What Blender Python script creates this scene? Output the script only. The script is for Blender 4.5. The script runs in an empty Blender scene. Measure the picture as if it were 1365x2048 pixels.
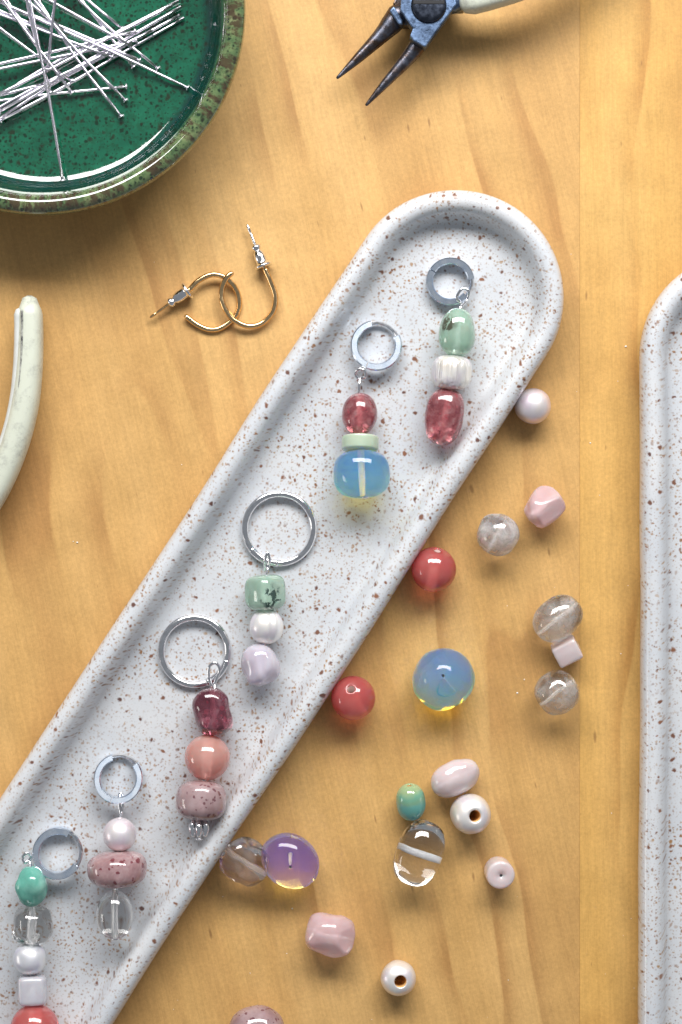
import bpy, bmesh, math, random
from math import sin, cos, pi, radians, sqrt, atan2
from mathutils import Vector, Matrix, Quaternion, noise

# ------------------------------------------------------------------ scene, camera, light
# one Blender unit is one centimetre
S = bpy.context.scene
S.unit_settings.system = 'METRIC'
S.unit_settings.scale_length = 0.01
COL = S.collection
H = 45.0                                   # camera height above the table, cm

cam_d = bpy.data.cameras.new("camera")
cam = bpy.data.objects.new("camera", cam_d)
COL.objects.link(cam)
cam.location = (0, 0, H)
cam.rotation_euler = (0, 0, 0)
cam_d.sensor_fit = 'VERTICAL'
cam_d.angle = 2 * math.atan(10.24 / H)
cam_d.clip_start = 0.5
cam_d.clip_end = 2000
S.camera = cam

W = bpy.data.worlds.new("World")
S.world = W
W.use_nodes = True
bg = W.node_tree.nodes["Background"]
bg.inputs[0].default_value = (0.86, 0.92, 1.0, 1)
bg.inputs[1].default_value = 0.25


def area_lamp(name, loc, target, sx, sy, power, color):
    d = bpy.data.lights.new(name, 'AREA')
    d.shape = 'RECTANGLE'
    d.size = sx
    d.size_y = sy
    d.energy = power
    d.color = color
    o = bpy.data.objects.new(name, d)
    COL.objects.link(o)
    o.location = loc
    o.rotation_euler = (Vector(target) - Vector(loc)).to_track_quat('-Z', 'Y').to_euler()
    return o


# daylight through the window beyond the top edge of the picture, and a small one at the left
area_lamp("window_light", (3, 45, 43), (0, 0, 0), 72, 21, 81000, (1.0, 0.985, 0.97))
area_lamp("side_window_light", (-118, -26, 26), (0, 0, 0), 40, 22, 16000, (1.0, 0.95, 0.88))

S.view_settings.view_transform = 'Standard'
S.view_settings.look = 'None'
S.view_settings.exposure = 0.0
S.view_settings.gamma = 1.0
S.render.engine = 'CYCLES'
cy = S.cycles
cy.use_denoising = True
cy.max_bounces = 14
cy.transmission_bounces = 12
cy.glossy_bounces = 6
cy.diffuse_bounces = 4
cy.volume_bounces = 8
cy.transparent_max_bounces = 12
cy.sample_clamp_indirect = 6.0
cy.blur_glossy = 0.6
cy.caustics_refractive = True
cy.caustics_reflective = True


# ------------------------------------------------------------------ measuring helper
def P(px, py, z=0.0):
    """point at height z that the photograph shows at pixel (px, py)"""
    k = (H - z) / H
    return Vector(((px - 682.5) / 100 * k, (1024 - py) / 100 * k, z))


# ------------------------------------------------------------------ material helpers
class NT:
    def __init__(s, name):
        s.m = bpy.data.materials.new(name)
        s.m.use_nodes = True
        s.t = s.m.node_tree
        s.b = s.t.nodes["Principled BSDF"]
        s.out = s.t.nodes["Material Output"]

    def n(s, typ, **kw):
        o = s.t.nodes.new(typ)
        for k, v in kw.items():
            setattr(o, k, v)
        return o

    def put(s, sock, v):
        if hasattr(v, 'is_linked') or isinstance(v, bpy.types.NodeSocket):
            s.t.links.new(v, sock)
        elif isinstance(v, (tuple, list)) and len(v) == 3 and sock.type == 'RGBA':
            sock.default_value = (*v, 1)
        else:
            sock.default_value = v

    def p(s, **kw):
        for k, v in kw.items():
            s.put(s.b.inputs[k.replace('_', ' ')], v)

    def co(s, scale=(1, 1, 1), rot=(0, 0, 0), loc=(0, 0, 0)):
        c = s.n('ShaderNodeTexCoord')
        mp = s.n('ShaderNodeMapping')
        mp.inputs['Scale'].default_value = scale
        mp.inputs['Rotation'].default_value = rot
        mp.inputs['Location'].default_value = loc
        s.t.links.new(c.outputs['Object'], mp.inputs[0])
        return mp.outputs[0]

    def noise(s, vec, scale=1, detail=3, rough=0.5, dist=0, col=False):
        o = s.n('ShaderNodeTexNoise')
        s.t.links.new(vec, o.inputs['Vector'])
        o.inputs['Scale'].default_value = scale
        o.inputs['Detail'].default_value = detail
        o.inputs['Roughness'].default_value = rough
        o.inputs['Distortion'].default_value = dist
        return o.outputs['Color' if col else 'Fac']

    def ramp(s, f, stops, interp='LINEAR'):
        o = s.n('ShaderNodeValToRGB')
        o.color_ramp.interpolation = interp
        e = o.color_ramp.elements
        while len(e) < len(stops):
            e.new(0.5)
        for i, (p_, c) in enumerate(stops):
            e[i].position = p_
            if not isinstance(c, (tuple, list)):
                c = (c, c, c)
            e[i].color = (*c, 1)
        s.t.links.new(f, o.inputs[0])
        return o.outputs[0]

    def mix(s, f, a, b, mode='MIX'):
        o = s.n('ShaderNodeMix', data_type='RGBA', blend_type=mode)
        s.put(o.inputs[0], f)
        s.put(o.inputs[6], a)
        s.put(o.inputs[7], b)
        return o.outputs[2]

    def math(s, op, a, b=0.0, c=None, clamp=False):
        o = s.n('ShaderNodeMath', operation=op)
        o.use_clamp = clamp
        s.put(o.inputs[0], a)
        s.put(o.inputs[1], b)
        if c is not None:
            s.put(o.inputs[2], c)
        return o.outputs[0]

    def rng(s, v, a, b, c=0.0, d=1.0):
        o = s.n('ShaderNodeMapRange')
        s.put(o.inputs[0], v)
        for i, x in enumerate((a, b, c, d)):
            s.put(o.inputs[i + 1], x)
        return o.outputs[0]

    def bump(s, h, strength=0.3, dist=0.02):
        o = s.n('ShaderNodeBump')
        o.inputs['Strength'].default_value = strength
        o.inputs['Distance'].default_value = dist
        s.t.links.new(h, o.inputs['Height'])
        s.t.links.new(o.outputs[0], s.b.inputs['Normal'])
        return o.outputs[0]

    def warp(s, vec, scale, amount):
        nz = s.noise(vec, scale, 2, 0.5, col=True)
        o = s.n('ShaderNodeVectorMath', operation='MULTIPLY_ADD')
        s.t.links.new(nz, o.inputs[0])
        o.inputs[1].default_value = (amount,) * 3
        s.t.links.new(vec, o.inputs[2])
        return o.outputs[0]

    def specks(s, vec, scale, rmin, rmax, chance, soft=0.06, dim='3D'):
        """mask of irregular dots: one per cell, of random size, in a share of the cells"""
        v = s.n('ShaderNodeTexVoronoi', voronoi_dimensions=dim)
        s.t.links.new(vec, v.inputs['Vector'])
        v.inputs['Scale'].default_value = scale
        sep = s.n('ShaderNodeSeparateColor')
        s.t.links.new(v.outputs['Color'], sep.inputs[0])
        r = s.math('MULTIPLY_ADD', s.math('POWER', sep.outputs[0], 3.0), rmax - rmin, rmin)
        on = s.math('LESS_THAN', sep.outputs[1], chance)
        d = s.math('SUBTRACT', r, v.outputs['Distance'])
        m = s.math('DIVIDE', d, soft, clamp=True)
        return s.math('MULTIPLY', m, on), sep.outputs[2]

    def xyz(s, vec):
        o = s.n('ShaderNodeSeparateXYZ')
        s.t.links.new(vec, o.inputs[0])
        return o.outputs


# ------------------------------------------------------------------ materials
def wood(name, rot, shift, light, mid, dark):
    t = NT(name)
    v = t.co(scale=(1, 1, 1), rot=(0, 0, rot), loc=(shift, 0, 0))
    vw = t.warp(v, 0.10, 2.6)
    sc = t.n('ShaderNodeVectorMath', operation='MULTIPLY')
    t.t.links.new(vw, sc.inputs[0])
    sc.inputs[1].default_value = (1, 0.075, 1)
    broad = t.noise(sc.outputs[0], 0.55, 3, 0.5, 0.3)
    ringv = t.noise(sc.outputs[0], 0.30, 1.0, 0.4, 0.2)
    rings = t.math('FRACT', t.math('MULTIPLY', ringv, 8.0))
    ringm = t.math('MULTIPLY', t.rng(rings, 0.0, 0.80), t.rng(rings, 1.0, 0.90))
    ringm = t.math('MULTIPLY', t.math('POWER', ringm, 3.0), t.rng(t.noise(v, 0.28, 2, 0.5), 0.42, 0.62))
    sf = t.n('ShaderNodeVectorMath', operation='MULTIPLY')
    t.t.links.new(v, sf.inputs[0])
    sf.inputs[1].default_value = (1, 0.06, 1)
    fib = t.noise(sf.outputs[0], 12.0, 5, 0.8)
    mott = t.noise(v, 1.1, 4, 0.6)
    grit = t.noise(v, 14.0, 2, 0.7)
    c = t.ramp(broad, [(0.20, dark), (0.46, mid), (0.75, light)])
    c = t.mix(t.math('MULTIPLY', ringm, 0.64), c, tuple(x * y for x, y in zip(dark, (0.78, 0.68, 0.62))))
    c = t.mix(1.0, c, t.ramp(fib, [(0.3, 0.87), (0.7, 1.08)]), 'MULTIPLY')
    c = t.mix(1.0, c, t.ramp(mott, [(0.3, 0.91), (0.7, 1.08)]), 'MULTIPLY')
    c = t.mix(1.0, c, t.ramp(grit, [(0.3, 0.91), (0.7, 1.08)]), 'MULTIPLY')
    # short dark pores
    sp = t.n('ShaderNodeVectorMath', operation='MULTIPLY')
    t.t.links.new(v, sp.inputs[0])
    sp.inputs[1].default_value = (1, 0.28, 1)
    m, _ = t.specks(t.warp(sp.outputs[0], 2, 0.15), 2.4, 0.03, 0.09, 0.14, 0.05, '2D')
    c = t.mix(t.math('MULTIPLY', m, 0.55), c, (0.16, 0.07, 0.025))
    t.p(Base_Color=c, Roughness=t.rng(mott, 0.3, 0.7, 0.42, 0.58), Specular_IOR_Level=0.35)
    h = t.math('ADD', fib, t.math('MULTIPLY', grit, 0.6))
    t.bump(h, 0.18, 0.02)
    return t.m


M = {}
M['plank_main'] = wood('maple veneer', radians(-13), 3.1, (0.625, 0.385, 0.148), (0.565, 0.332, 0.115), (0.44, 0.242, 0.082))
M['plank_edge'] = wood('maple edge plank', radians(-1.0), 17.4, (0.655, 0.40, 0.132), (0.60, 0.345, 0.098), (0.50, 0.265, 0.068))


def ceramic():
    t = NT('speckled white stoneware')
    v = t.co()
    x, y, z = t.xyz(v)
    cv = t.n('ShaderNodeCombineXYZ')              # plan coordinates, sheared by height so that walls carry round dots too
    t.put(cv.inputs[0], t.math('MULTIPLY_ADD', z, 0.22, x))
    t.put(cv.inputs[1], t.math('MULTIPLY_ADD', z, 0.22, y))
    u = cv.outputs[0]
    vw = t.warp(u, 6.0, 0.13)
    vw2 = t.warp(u, 13.0, 0.08)
    dens = t.noise(u, 0.9, 5, 0.7)
    m1, r1 = t.specks(vw, 9.5, 0.17, 0.42, 0.85, 0.24, '2D')
    m2, r2 = t.specks(vw2, 13.5, 0.18, 0.48, 0.92, 0.30, '2D')
    m3, r3 = t.specks(vw, 4.6, 0.11, 0.27, 0.42, 0.12, '2D')
    m4, r4 = t.specks(vw2, 20.0, 0.10, 0.44, 0.60, 0.3, '2D')
    cloud = t.noise(v, 0.8, 3, 0.55)
    base = t.ramp(cloud, [(0.3, (0.525, 0.548, 0.58)), (0.7, (0.595, 0.606, 0.62))])
    c = t.mix(t.math('MULTIPLY', m4, 0.35), base, (0.36, 0.36, 0.36))
    c = t.mix(t.math('MULTIPLY', m2, t.rng(dens, 0.35, 0.58, 0.25, 1.0)), c, t.ramp(r2, [(0, (0.22, 0.095, 0.035)), (0.5, (0.34, 0.18, 0.075)), (1, (0.36, 0.28, 0.19))]))
    c = t.mix(t.math('MULTIPLY', m1, t.rng(dens, 0.36, 0.60, 0.10, 1.0)), c, t.ramp(r1, [(0, (0.15, 0.06, 0.026)), (0.55, (0.27, 0.125, 0.045)), (1, (0.37, 0.22, 0.095))]))
    c = t.mix(t.math('MULTIPLY', m3, 0.97), c, t.ramp(r3, [(0, (0.10, 0.036, 0.024)), (1, (0.24, 0.095, 0.04))]))
    at = t.n('ShaderNodeAttribute', attribute_name='bare')
    edge = t.math('ADD', at.outputs['Fac'], t.math('MULTIPLY', t.math('SUBTRACT', t.noise(v, 4, 3, 0.6), 0.5), 0.5))
    c = t.mix(t.rng(edge, 0.35, 0.75), c, (0.42, 0.28, 0.21))
    t.p(Base_Color=c, Roughness=0.36, Specular_IOR_Level=0.5, Coat_Weight=0.6, Coat_Roughness=0.13)
    t.bump(t.noise(v, 1.3, 2, 0.5), 0.16, 0.06)
    return t.m


M['ceramic'] = ceramic()


def green_glaze():
    t = NT('speckled green glaze')
    v = t.co()
    x, y, z = t.xyz(v)
    r = t.math('SQRT', t.math('ADD', t.math('MULTIPLY', x, x), t.math('MULTIPLY', y, y)))
    wob = t.noise(v, 1.6, 3, 0.6)
    rr = t.math('ADD', r, t.math('MULTIPLY', t.math('SUBTRACT', wob, 0.5), 0.22))
    pool = t.ramp(t.noise(v, 2.4, 4, 0.6), [(0.25, (0.003, 0.066, 0.035)), (0.75, (0.009, 0.122, 0.064))])
    rim = t.ramp(t.noise(v, 2.2, 4, 0.65), [(0.3, (0.055, 0.115, 0.045)), (0.55, (0.13, 0.185, 0.075)), (0.75, (0.26, 0.265, 0.13))])
    wall = (0.002, 0.034, 0.030)
    c = t.mix(t.rng(rr, 3.05, 3.22), pool, wall)
    c = t.mix(t.rng(rr, 3.32, 3.56), c, rim)
    vw = t.warp(v, 6.0, 0.16)
    m1, r1 = t.specks(vw, 6.5, 0.14, 0.50, 0.85, 0.28, '2D')
    m2, r2 = t.specks(t.warp(v, 12, 0.07), 10.0, 0.20, 0.50, 0.92, 0.22, '2D')
    mo = t.rng(t.noise(t.warp(v, 3, 0.2), 8.5, 4, 0.7), 0.49, 0.60)
    c = t.mix(t.math('MULTIPLY', mo, 0.42), c, (0.006, 0.034, 0.012))
    c = t.mix(t.math('MULTIPLY', m2, 0.9), c, (0.004, 0.018, 0.007))
    c = t.mix(t.math('MULTIPLY', m1, 0.85), c, (0.014, 0.018, 0.007))
    # brown runs across the rim
    ang = t.math('ARCTAN2', y, x)
    cv = t.n('ShaderNodeCombineXYZ')
    t.put(cv.inputs[0], t.math('MULTIPLY', ang, 9.0))
    t.put(cv.inputs[1], t.math('MULTIPLY', r, 1.1))
    run = t.noise(cv.outputs[0], 2.3, 4, 0.7)
    runm = t.math('MULTIPLY', t.rng(run, 0.46, 0.56), t.rng(rr, 3.38, 3.62))
    runm = t.math('MULTIPLY', runm, t.rng(rr, 4.02, 3.86))
    c = t.mix(t.math('MULTIPLY', runm, 0.85), c, (0.050, 0.024, 0.012))
    t.p(Base_Color=c, Roughness=0.07, Coat_Weight=1.0, Coat_Roughness=0.03, Coat_IOR=1.6)
    t.bump(t.noise(v, 2.6, 3, 0.5), 0.16, 0.04)
    return t.m


M['green'] = green_glaze()


def metal(name, col, rough, scratch=0.15, spots=None):
    t = NT(name)
    v = t.co()
    nz = t.noise(v, 9, 4, 0.6)
    c = t.mix(1.0, col, t.ramp(nz, [(0.3, 0.86), (0.7, 1.06)]), 'MULTIPLY')
    if spots:
        m = t.rng(t.noise(v, 3.5, 5, 0.7), 0.42, 0.62)
        c = t.mix(m, c, spots)
    t.p(Base_Color=c, Metallic=1.0, Roughness=t.rng(nz, 0.3, 0.7, rough * 0.7, rough * 1.5))
    t.bump(t.noise(t.co(scale=(1, 1, 1)), 22, 3, 0.6), scratch, 0.004)
    return t.m


M['silver'] = metal('polished silver', (0.90, 0.90, 0.92), 0.12, 0.06)
t = NT('silver pin wire')
t.p(Base_Color=(0.84, 0.81, 0.88), Metallic=1.0, Roughness=0.20)
M['pin'] = t.m
t = NT('smudged flat steel')
v_ = t.co()
t.p(Base_Color=t.mix(t.rng(t.noise(v_, 5, 3, 0.6), 0.35, 0.65), (0.64, 0.74, 0.88), (0.82, 0.89, 0.98)), Metallic=1.0, Roughness=0.23)
t.bump(t.noise(t.co(scale=(0.6, 3, 1), rot=(0, 0, 0.6)), 14, 2, 0.5), 0.04, 0.004)
M['flat_silver'] = t.m
M['gold'] = metal('warm gold', (0.83, 0.58, 0.30), 0.14, 0.06)
M['steel'] = metal('brushed blue steel', (0.15, 0.22, 0.35), 0.40, 0.8, (0.055, 0.08, 0.13))
M['dark_steel'] = metal('dark oiled steel', (0.14, 0.15, 0.19), 0.30, 0.7, (0.10, 0.07, 0.055))
M['black_steel'] = metal('blackened screw steel', (0.055, 0.065, 0.09), 0.32, 0.5)


def vinyl():
    t = NT('worn cream vinyl')
    v = t.co()
    n1 = t.noise(v, 2.2, 5, 0.7)
    n2 = t.noise(v, 11, 4, 0.7)
    g = t.math('MULTIPLY', t.rng(n1, 0.47, 0.66), t.rng(n2, 0.38, 0.60))
    c = t.mix(t.math('MULTIPLY', g, 0.62), (0.56, 0.585, 0.49), (0.20, 0.20, 0.19))
    m, _ = t.specks(t.warp(v, 8, 0.1), 3.5, 0.02, 0.14, 0.3, 0.08)
    c = t.mix(t.math('MULTIPLY', m, 0.6), c, (0.12, 0.12, 0.12))
    t.p(Base_Color=c, Roughness=0.38, Subsurface_Weight=0.15, Subsurface_Radius=(0.1, 0.1, 0.08))
    t.bump(n2, 0.12, 0.02)
    return t.m


M['vinyl'] = vinyl()
t = NT('pale vinyl strip')
t.p(Base_Color=t.ramp(t.noise(t.co(), 5, 3), [(0.3, (0.54, 0.565, 0.54)), (0.7, (0.62, 0.64, 0.62))]), Roughness=0.4)
M['strip'] = t.m
t = NT('grime')
t.p(Base_Color=t.ramp(t.noise(t.co(), 6, 5, 0.7), [(0.35, (0.06, 0.06, 0.06)), (0.62, (0.42, 0.43, 0.38))]), Roughness=0.8)
M['grime'] = t.m


def stone(name, cols, trans=0.3, sss=0.6, rough=0.07, scale=2.6, ior=1.54, spec=None, rad=(0.25, 0.18, 0.16), haze=None):
    """polished translucent stone; cols = dark, mid, light body colours"""
    t = NT(name)
    v = t.co()
    nz = t.noise(t.warp(v, 3, 0.25), scale, 5, 0.6)
    c = t.ramp(nz, [(0.28, cols[0]), (0.5, cols[1]), (0.72, cols[2])])
    tr = trans
    if spec:
        sc, rmax, chance, scol, amt = spec
        m, r = t.specks(t.warp(v, 9, 0.12), sc, rmax * 0.45, rmax, chance, 0.12)
        m = t.math('MULTIPLY', m, amt)
        c = t.mix(m, c, scol)
        tr = t.math('MULTIPLY', t.math('SUBTRACT', 1.0, m), trans)
    if haze:
        lo, hi, t0, t1 = haze
        tr = t.rng(t.noise(t.warp(v, 2.5, 0.4), 2.2, 5, 0.65), lo, hi, t0, t1)
    t.p(Base_Color=c, Transmission_Weight=tr, Subsurface_Weight=sss, Subsurface_Radius=rad,
        Subsurface_Scale=0.6, Roughness=rough, IOR=ior, Coat_Weight=0.5, Coat_Roughness=0.03)
    t.bump(t.noise(v, 3.5, 3, 0.5), 0.06, 0.03)
    return t


M['cherry'] = stone('cherry quartz', ((0.86, 0.15, 0.15), (0.90, 0.21, 0.20), (0.94, 0.30, 0.27)), 0.68, 0.8, scale=1.5, rad=(0.5, 0.25, 0.22)).m
M['coral'] = stone('coral cherry quartz', ((0.97, 0.42, 0.36), (0.98, 0.49, 0.42), (0.99, 0.58, 0.51)), 0.62, 0.8, scale=1.5, rad=(0.5, 0.3, 0.25)).m
M['strawberry'] = stone('strawberry quartz', ((0.30, 0.05, 0.07), (0.58, 0.19, 0.21), (0.84, 0.52, 0.52)), 0.70, 0.5, scale=5.5, spec=(10, 0.55, 0.6, (0.22, 0.03, 0.04), 0.8)).m
M['strawberry_dark'] = stone('dark strawberry quartz', ((0.15, 0.03, 0.05), (0.29, 0.08, 0.115), (0.55, 0.29, 0.34)), 0.66, 0.5, scale=4.5, spec=(10, 0.55, 0.6, (0.14, 0.016, 0.028), 0.75)).m
M['mauve_speck'] = stone('mauve speckled quartz', ((0.36, 0.22, 0.22), (0.49, 0.34, 0.345), (0.62, 0.48, 0.49)), 0.35, 0.7, scale=2.0, spec=(10, 0.55, 0.7, (0.12, 0.03, 0.04), 0.85)).m
M['pink_speck'] = stone('pink quartz with red flecks', ((0.44, 0.23, 0.24), (0.64, 0.42, 0.43), (0.82, 0.66, 0.66)), 0.5, 0.6, scale=3.2, spec=(8, 0.6, 0.85, (0.15, 0.025, 0.035), 0.92)).m
M['rose'] = stone('rose quartz', ((0.87, 0.60, 0.61), (0.91, 0.67, 0.68), (0.95, 0.76, 0.77)), 0.5, 0.8, scale=1.8).m
M['rose_pale'] = stone('pale rose quartz', ((0.84, 0.70, 0.71), (0.89, 0.77, 0.78), (0.93, 0.84, 0.85)), 0.4, 0.8, scale=1.8).m
M['lilac'] = stone('lilac quartz', ((0.68, 0.61, 0.72), (0.77, 0.71, 0.80), (0.84, 0.80, 0.87)), 0.45, 0.8, scale=1.8).m
M['aventurine'] = stone('green aventurine', ((0.09, 0.34, 0.27), (0.15, 0.43, 0.35), (0.30, 0.57, 0.48)), 0.08, 0.6, scale=2.2, rough=0.14).m
M['disc_green'] = stone('pale green jade', ((0.50, 0.62, 0.46), (0.56, 0.67, 0.52), (0.62, 0.72, 0.58)), 0.3, 0.8, scale=1.5).m
M['glass_clear'] = stone('clear glass', ((0.95, 0.96, 0.95), (0.98, 0.98, 0.97), (1, 1, 1)), 1.0, 0.0, 0.01).m
M['cloudy'] = stone('cloudy rock crystal', ((0.97, 0.94, 0.90), (0.98, 0.96, 0.94), (1, 1, 1)), 0.9, 0.5, 0.02, haze=(0.42, 0.66, 1.0, 0.72)).m
M['cloudy_white'] = stone('milky rock crystal', ((0.94, 0.89, 0.89), (0.96, 0.92, 0.92), (0.98, 0.96, 0.96)), 0.7, 0.7, 0.04, haze=(0.38, 0.66, 0.92, 0.48)).m
M['smoky'] = stone('smoky pinkish crystal', ((0.84, 0.72, 0.68), (0.90, 0.82, 0.79), (0.94, 0.89, 0.87)), 0.9, 0.3, 0.03, haze=(0.42, 0.72, 1.0, 0.85)).m
M['frost'] = stone('frosted crystal', ((0.70, 0.68, 0.76), (0.78, 0.77, 0.83), (0.86, 0.86, 0.90)), 0.5, 0.7, 0.25, scale=3).m


def prehnite(name, blob, r, vein, dark):
    """translucent green with one patch of dark mineral set at blob inside the bead"""
    t = stone(name, ((0.46, 0.68, 0.54), (0.55, 0.76, 0.62), (0.66, 0.84, 0.71)), 0.62, 0.7, scale=2.0)
    v = t.co()
    vd = t.n('ShaderNodeVectorMath', operation='DISTANCE')
    t.t.links.new(t.warp(v, 6, 0.22), vd.inputs[0])
    vd.inputs[1].default_value = [b + 0.11 for b in blob]
    near = t.rng(vd.outputs['Value'], r, r * 0.55)
    veins = t.rng(t.noise(t.warp(v, 6, 0.2), 7.0, 4, 0.6), vein, vein + 0.06)
    few = t.rng(t.noise(t.warp(v, 6, 0.2), 4.0, 4, 0.6), 0.66, 0.70)
    m = t.math('MAXIMUM', t.math('MULTIPLY', near, veins), t.math('MULTIPLY', few, 0.8))
    base = t.b.inputs['Base Color'].links[0].from_socket
    c = t.mix(t.math('MULTIPLY', m, 0.95), base, dark)
    t.p(Base_Color=c, Transmission_Weight=t.math('MULTIPLY_ADD', m, -0.58, 0.62))
    return t.m


M['prehnite'] = prehnite('pale green prehnite', (0.30, 0.124, 0.16), 0.24, 0.40, (0.05, 0.045, 0.025))
M['prehnite_dark'] = prehnite('veined green prehnite', (0.10, 0.30, -0.10), 0.34, 0.50, (0.012, 0.035, 0.030))

t = NT('amazonite in two greens')
z = t.xyz(t.co())[2]
w_ = t.math('ADD', z, t.math('MULTIPLY', t.noise(t.co(), 4, 3), 0.16))
t.p(Base_Color=t.ramp(t.rng(w_, -0.22, 0.36), [(0.0, (0.10, 0.36, 0.35)), (0.55, (0.15, 0.40, 0.35)), (0.70, (0.21, 0.38, 0.25)), (0.85, (0.17, 0.38, 0.27)), (1, (0.30, 0.40, 0.22))]),
    Roughness=0.08, Subsurface_Weight=0.6, Subsurface_Radius=(0.12, 0.15, 0.15), Subsurface_Scale=0.6, Coat_Weight=0.6, Coat_Roughness=0.03)
M['amazonite'] = t.m


def pearl(name, col, film, ribs=0.0):
    t = NT(name)
    v = t.co()
    n1 = t.noise(v, 2.2, 3, 0.5)
    c = t.ramp(n1, [(0.32, tuple(x * y for x, y in zip(col, (0.90, 0.84, 0.92)))), (0.5, col), (0.7, tuple(x * y for x, y in zip(col, (1.02, 0.99, 0.93))))])
    # nacre: a soft metallic sheen over the white body, under a clear polish
    t.p(Base_Color=c, Metallic=0.5, Roughness=0.40, Specular_IOR_Level=0.7, IOR=1.6, Coat_Weight=0.6, Coat_Roughness=0.12, Coat_IOR=1.6,
        Subsurface_Weight=0.3, Subsurface_Radius=(0.12, 0.10, 0.09), Subsurface_Scale=0.5,
        Thin_Film_Thickness=t.rng(n1, 0.3, 0.7, film - 60, film + 60), Thin_Film_IOR=1.42)
    if ribs:
        q = t.co(scale=(7.0, 7.0, 0.35), loc=(1.7, 0.3, 0))
        h = t.noise(q, 1.2, 2, 0.6)
        t.bump(h, ribs, 0.16)
    else:
        t.bump(n1, 0.10, 0.05)
    return t.m


M['pearl'] = pearl('pink sheen pearl', (0.84, 0.78, 0.80), 330)
M['pearl_white'] = pearl('white pearl', (0.87, 0.84, 0.83), 200)
M['pearl_ribbed'] = pearl('ridged white pearl', (0.84, 0.81, 0.78), 200, 0.6)
M['pearl_blue'] = pearl('pale blue sheen pearl', (0.76, 0.78, 0.83), 260)


def opalite(name, scat, dens, absorb, adens, tint=(1, 1, 1)):
    t = NT(name)
    t.p(Base_Color=tint, Transmission_Weight=1.0, Roughness=0.015, IOR=1.5)
    vs = t.n('ShaderNodeVolumeScatter')
    vs.inputs['Color'].default_value = (*scat, 1)
    vs.inputs['Density'].default_value = dens
    vs.inputs['Anisotropy'].default_value = 0.0
    va = t.n('ShaderNodeVolumeAbsorption')
    va.inputs['Color'].default_value = (*absorb, 1)
    va.inputs['Density'].default_value = adens
    ad = t.n('ShaderNodeAddShader')
    t.t.links.new(vs.outputs[0], ad.inputs[0])
    t.t.links.new(va.outputs[0], ad.inputs[1])
    t.t.links.new(ad.outputs[0], t.out.inputs['Volume'])
    return t.m


M['opalite'] = opalite('blue opalite', (0.04, 0.20, 1.0), 3.3, (0.3, 0.85, 1), 0.4)
M['opalite_violet'] = opalite('violet opalite', (0.14, 0.11, 0.9), 1.5, (1.0, 0.6, 1), 0.35)

for k_, col, ro in (('hole_white', (0.80, 0.80, 0.82), 0.5), ('hole_warm', (0.85, 0.52, 0.20), 0.6), ('hole_pink', (0.90, 0.74, 0.70), 0.5), ('hole_grey', (0.72, 0.68, 0.64), 0.5)):
    t = NT('drilled ' + k_)
    t.p(Base_Color=t.ramp(t.noise(t.co(), 12, 3), [(0.3, tuple(0.8 * x for x in col)), (0.7, col)]), Roughness=ro)
    M[k_] = t.m
t = NT('frosted bore in glass')
t.p(Base_Color=(0.97, 0.97, 0.97), Transmission_Weight=0.80, Roughness=0.5, IOR=1.5)
M['hole_frost'] = t.m
t = NT('pale dust')
t.p(Base_Color=(0.78, 0.74, 0.66), Roughness=0.9)
M['dust'] = t.m


# ------------------------------------------------------------------ object helpers
def link(o):
    COL.objects.link(o)
    return o


def empty(name, loc, label=None, cat=None, group=None):
    o = link(bpy.data.objects.new(name, None))
    o.location = loc
    o.empty_display_size = 0.3
    if label:
        tag(o, label, cat, group)
    return o


def tag(o, label, cat, group=None):
    o['label'] = label
    o['category'] = cat
    if group:
        o['group'] = group
    return o


def obj(name, me, mats=(), parent=None, loc=None, label=None, smooth=True):
    """link a mesh; loc is a world position"""
    for m in mats:
        me.materials.append(m)
    if smooth:
        for p in me.polygons:
            p.use_smooth = True
    o = link(bpy.data.objects.new(name, me))
    loc = Vector(loc) if loc is not None else Vector((0, 0, 0))
    if parent:
        o.parent = parent
        base = Vector((0, 0, 0))
        q = parent
        while q:
            base += q.location
            q = q.parent
        loc = loc - base
    o.location = loc
    if label:
        o['label'] = label
    return o


def mesh(name, verts, faces, mat_idx=None):
    me = bpy.data.meshes.new(name)
    me.from_pydata([tuple(v) for v in verts], [], faces)
    if mat_idx:
        for p, i in zip(me.polygons, mat_idx):
            p.material_index = i
    me.update()
    return me


def fix_normals(me):
    bm = bmesh.new()
    bm.from_mesh(me)
    bmesh.ops.recalc_face_normals(bm, faces=bm.faces)
    bm.to_mesh(me)
    bm.free()
    return me


def spline(pts, n=8, closed=False):
    """Catmull-Rom through the points"""
    pts = [Vector(p) for p in pts]
    out = []
    N = len(pts)
    last = N if closed else N - 1
    for i in range(last):
        p0 = pts[(i - 1) % N] if (closed or i > 0) else pts[0] * 2 - pts[1]
        p1 = pts[i]
        p2 = pts[(i + 1) % N]
        p3 = pts[(i + 2) % N] if (closed or i + 2 < N) else pts[-1] * 2 - pts[-2]
        for k in range(n):
            t_ = k / n
            out.append(0.5 * ((2 * p1) + (p2 - p0) * t_ + (2 * p0 - 5 * p1 + 4 * p2 - p3) * t_ ** 2 + (3 * p1 - p0 - 3 * p2 + p3) * t_ ** 3))
    if not closed:
        out.append(pts[-1])
    return out


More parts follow.
